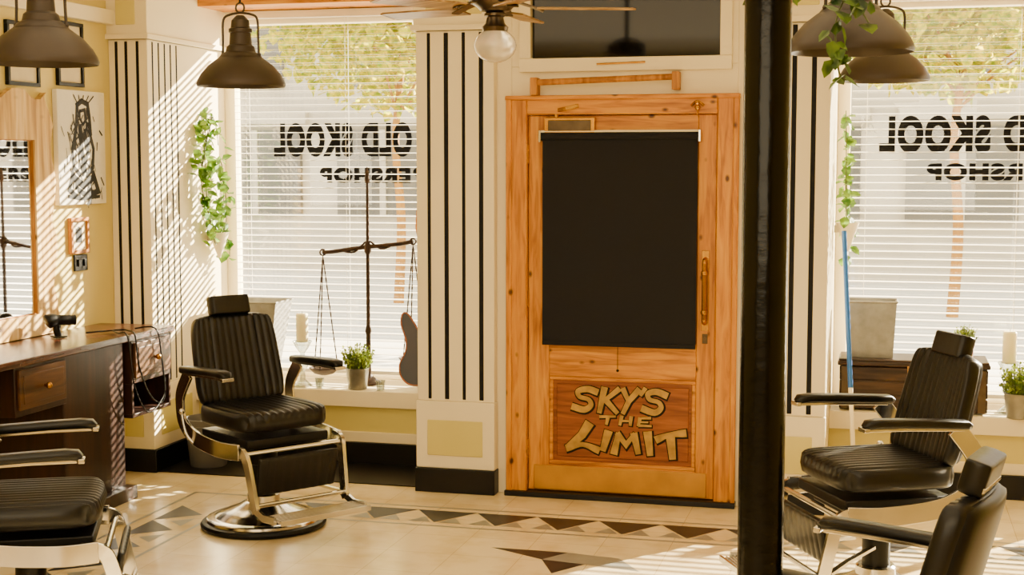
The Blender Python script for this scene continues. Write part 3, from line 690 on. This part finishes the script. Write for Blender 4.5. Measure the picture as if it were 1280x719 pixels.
def planter(loc,lab,w0,w1,h_,rz=0):
    e=thing('metal_planter',lab,'planter',loc,rz); k=MB(); t_=.006
    def ringv(w,z): return [(-w,-w*.7,z),(w,-w*.7,z),(w,w*.7,z),(-w,w*.7,z)]
    vs=ringv(w0,0)+ringv(w1,h_)+ringv(w1-t_,h_)+ringv(w0-t_,t_); fs=[(0,3,2,1),(12,13,14,15)]
    for q in range(3):
        for i in range(4): j=(i+1)%4; fs.append((q*4+i,q*4+j,q*4+4+j,q*4+4+i))
    k.add(vs,fs); k.obj('body','galv',parent=e,smooth=False)
    k=MB(); r_=[Vector(p) for p in ringv(w1+.002,h_)]; k.tube(r_,.007,8,closed=True); k.obj('rolled_rim','galv',parent=e)
planter((-3.70,.735,.43),'flared galvanised metal planter on the ledge',.10,.18,.49)
sc=thing('balance_scale','tall rusty iron balance scale with hanging pans','scale',(-2.99,.76,.43),.12)
MB().lathe([(.08,0),(.08,.012),(.05,.03),(.03,.045),(.02,.06)],24).obj('base','iron',parent=sc)
k=MB(); k.lathe([(.016,.05),(.014,.3),(.02,.32),(.012,.36),(.011,.78),(.022,.80),(.022,.83),(.010,.86),(.008,1.2),(.016,1.22),(.012,1.26),(.004,1.30)],16); k.obj('pillar','iron',parent=sc)
bl=.275
k=MB(); k.tube(smoothpts([(-bl,0,.79),(-.2,0,.797),(-.1,0,.812),(0,0,.825),(.1,0,.835),(.2,0,.845),(bl,0,.86)],4),.013,8)
k.tube(smoothpts([(-.16,0,.80),(-.08,0,.795),(0,0,.86),(.08,0,.815),(.16,0,.84)],4),.006,8)
for x,z in ((-bl,.79),(bl,.86)): k.tube([(x+math.cos(a)*.018,0,z+math.sin(a)*.018) for a in [6.28*i/12 for i in range(12)]],.005,6,closed=True)
k.obj('beam','iron',parent=sc)
for x,z,zp in ((-bl,.77,.08),(bl,.84,.15)):
    for i in range(3):
        k=MB(); a=.5+2.094*i; p0=Vector((x,0,z)); p1=Vector((x+.085*math.cos(a),.085*math.sin(a),zp+.01))
        nn=26
        for j in range(nn):
            c=p0.lerp(p1,(j+.5)/nn); d_=(p1-p0)/nn*.62
            k.tube([c-d_,c+d_],.0045 if j%2 else .003,5)
        k.obj('chain','iron',parent=sc)
    MB().lathe([(.02,zp-.03),(.06,zp-.018),(.09,zp+.012),(.09,zp+.018),(.055,zp-.008),(.0,zp-.02)],28,c=(x,0,0)).obj('pan','iron',parent=sc)
gt=thing('electric_guitar','dark sunburst electric guitar leaning at the window','guitar',(-2.565,.585,.434),math.radians(14))
cp=[(0,.0),(.1,.01),(.15,.06),(.155,.13),(.12,.2),(.115,.26),(.14,.34),(.13,.40),(.11,.41),(.07,.35),(.035,.32),(-.035,.32),(-.06,.36),(-.10,.42),(-.13,.42),(-.14,.36),(-.115,.27),(-.12,.2),(-.155,.13),(-.15,.06),(-.1,.01),(0,0)]
out=[(p.x,p.z+.03) for p in smoothpts([(a,0,c) for a,c in cp],4)[:-1]]
nn=len(out); tl=rotm(rx=math.radians(-8),ry=math.radians(-2)); k=MB(); k.M=tl
k.add([(x,-.022,z) for x,z in out]+[(x,.022,z) for x,z in out],[tuple(range(nn)),tuple(range(nn,2*nn))]+[(i,(i+1)%nn,nn+(i+1)%nn,nn+i) for i in range(nn)])
k.obj('body','sunburst',parent=gt,bevel=.004)
k=MB(); k.M=tl; k.tube([(x*.99,-.021,z) for x,z in out],.005,6,closed=True); k.obj('body_edge','binding',parent=gt)
k=MB(); k.M=tl; k.box((-.027,-.036,.30),(.027,-.012,.88)); k.obj('neck','darkwood',parent=gt,bevel=.004)
k=MB(); k.M=tl; k.add([(-.027,-.034,.88),(.027,-.034,.88),(.045,-.03,.93),(.03,-.03,1.05),(-.03,-.03,1.06),(-.04,-.03,.95)]+[(-.027,-.014,.88),(.027,-.014,.88),(.045,-.014,.93),(.03,-.014,1.05),(-.03,-.014,1.06),(-.04,-.014,.95)],[(0,1,2,3,4,5),(6,7,8,9,10,11)]+[(i,(i+1)%6,6+(i+1)%6,6+i) for i in range(6)])
k.obj('headstock','pine',parent=gt,bevel=.002)
k=MB(); k.M=tl; k.box((-.05,-.028,.12),(.05,-.021,.28)); k.box((-.04,-.035,.14),(.04,-.027,.16)); k.box((-.035,-.034,.22),(.035,-.027,.245)); k.obj('pickguard','darkmetal',parent=gt,bevel=.002)
for x in (-3.22,-2.84):
    e=thing('glass_tumbler','small clear glass on the ledge','glass',(x,.55,.43),0,'glasses on the ledge'); MB().lathe([(.022,0),(.028,.06),(.026,.06),(.02,.005)],20).obj('bowl','cglass',parent=e)
e=thing('waste_bin','grey metal waste bin beside the pilaster','bin',(-3.78,.22,.007))
MB().lathe([(.10,0),(.105,.01),(.135,.27),(.14,.28),(.128,.28),(.098,.02)],32).obj('body','grey',parent=e)
MB().tube([(.134*math.cos(a),.134*math.sin(a),.24) for a in [6.28*i/24 for i in range(24)]],.004,6,closed=True).obj('hoop','grey',parent=e)

bx=thing('wooden_chest','dark aged wooden chest on the ledge','chest',(.15,.69,.43))
k=MB()
for i in range(3): k.box((-.38,-.145,.012+i*.077),(.38,.145,.084+i*.077))
k.box((-.37,-.14,.02),(.37,.14,.235)); k.obj('body','darkwood',parent=bx,bevel=.005)
k=MB(); k.box((-.39,-.158,.244),(.39,.158,.268)); k.box((-.385,-.152,.266),(.385,.152,.28)); k.obj('lid','darkwood',parent=bx,bevel=.006)
for x in (-.35,.35): MB().box((x-.02,-.155,.012),(x+.02,-.144,.24)).obj('corner_strap','bronze',parent=bx,bevel=.002)
k=MB(); k.box((-.03,-.158,.17),(.03,-.145,.25)); k.obj('hasp','brass',parent=bx,bevel=.002)
planter((-.07,.69,.711),'upright galvanised metal bin on the wooden chest',.115,.13,.30)
herb((.42,.66,.711),'small succulent in a red pot on the chest','red',.75)
candle((.64,.66,.43),'cream pillar candle on a glass holder by the chest')
herb((.68,.52,.43),'green herb in a galvanised pot at the ledge edge',s=1.2)
pm=thing('mop_pole','blue and white mop pole leaning in the bay','pole',(-.13,.18,0))
k=MB(); d_=Vector((-.10,.30,1.52)); k.tube([Vector((0,0,.06))+d_*.35,Vector((0,0,.06))+d_*.88],.013,12); k.obj('handle','blue',parent=pm)
k=MB(); k.tube([Vector((0,0,.05)),Vector((0,0,.06))+d_*.36],.012,12); k.obj('lower_pole','white',parent=pm)
k=MB(); k.lathe([(.07,0),(.06,.02),(.03,.06),(.02,.1)],20); k.obj('mop_head','grey',parent=pm)

# ------------------------------------------------------------ outside
b=MB().box((-40,1.1,-.12),(40,40,-.02)); struct(b.obj('ground_street','pave'),'sunlit pavement and road','ground')
b=MB(); b.box((-30,15,-.02),(30,15.6,4.6),0)
for i in range(26):
    x=-29+i*2.25
    b.box((x,14.9,.9),(x+1.6,15.02,2.3),1); b.box((x-.12,14.85,2.4),(x+1.72,15.02,2.6),0)
    b.box((x+.75,14.86,.9),(x+.85,14.98,2.3),0)
    b.box((x+.3,14.9,3.0),(x+1.3,15.02,4.1),1)
o=b.obj('building',['fac','facd']); top(o,'pale stone building with shopfront windows across the street','building')
def tree(loc,lab,seed,R=1.2,s=1.4):
    random.seed(seed); e=thing('tree',lab,'tree',loc,0,'street trees')
    k=MB(); k.tube(smoothpts([(0,0,0),(.03,0,.8),(-.02,0,1.6),(.05,0,2.4),(.0,0,3.0)]),.05,10,taper=lambda q:1-.6*q)
    for i in range(12):
        a=random.uniform(0,6.28); z=random.uniform(1.8,2.8); k.tube(smoothpts([(0,0,z),(.4*math.cos(a),.4*math.sin(a),z+.4),(.9*math.cos(a),.9*math.sin(a),z+.7)]),.014,6,taper=lambda q:1-.7*q)
    k.v=[(x*s,y*s,z*s*.93) for x,y,z in k.v]
    k.obj('trunk','bark',parent=e)
    k=MB()
    for i in range(5500):
        d=Vector((random.gauss(0,1),random.gauss(0,1),random.gauss(0,1))).normalized()*R*random.random()**.45
        p=(Vector((0,0,2.85))+Vector((d.x,d.y,d.z*.85)))*s; leaf(k,p,.15,rr())
    k.obj('leaves','tree',parent=e,smooth=False,weld='flat')
tree((-6.0,10,-.02),'yellow-green street tree outside the window',1,1.35); tree((.75,10,-.02),'yellow-green street tree outside the bay window',2,1.25)

# ------------------------------------------------------------ lights
sun=bpy.data.lights.new('sun','SUN'); sun.energy=80; sun.color=(1,.86,.6); sun.angle=math.radians(.5)
so=bpy.data.objects.new('sun',sun); COL.objects.link(so); so.rotation_euler=Vector((-.6,-.8,-.42)).to_track_quat('-Z','Y').to_euler()
def fill_area(loc,rot,sx_,sy_,e,col=(1,.83,.54)):
    l=bpy.data.lights.new('fill_area','AREA'); l.shape='RECTANGLE'; l.size=sx_; l.size_y=sy_; l.energy=e; l.color=col
    o=bpy.data.objects.new('fill_area',l); COL.objects.link(o); o.location=loc; o.rotation_euler=rot
fill_area((-1.2,-4.2,2.95),(0,0,0),4.5,5,125)  # unseen fill added below the ceiling to brighten the room
fill_area((-1.0,-8.6,2.0),(math.radians(85),0,math.radians(8)),4,1.6,130)  # added fill from behind the camera, not a fitting of the shop
w=bpy.data.worlds.new('world'); S.world=w; w.use_nodes=True
bg=w.node_tree.nodes['Background']; bg.inputs[0].default_value=(1,.94,.80,1); bg.inputs[1].default_value=5.2
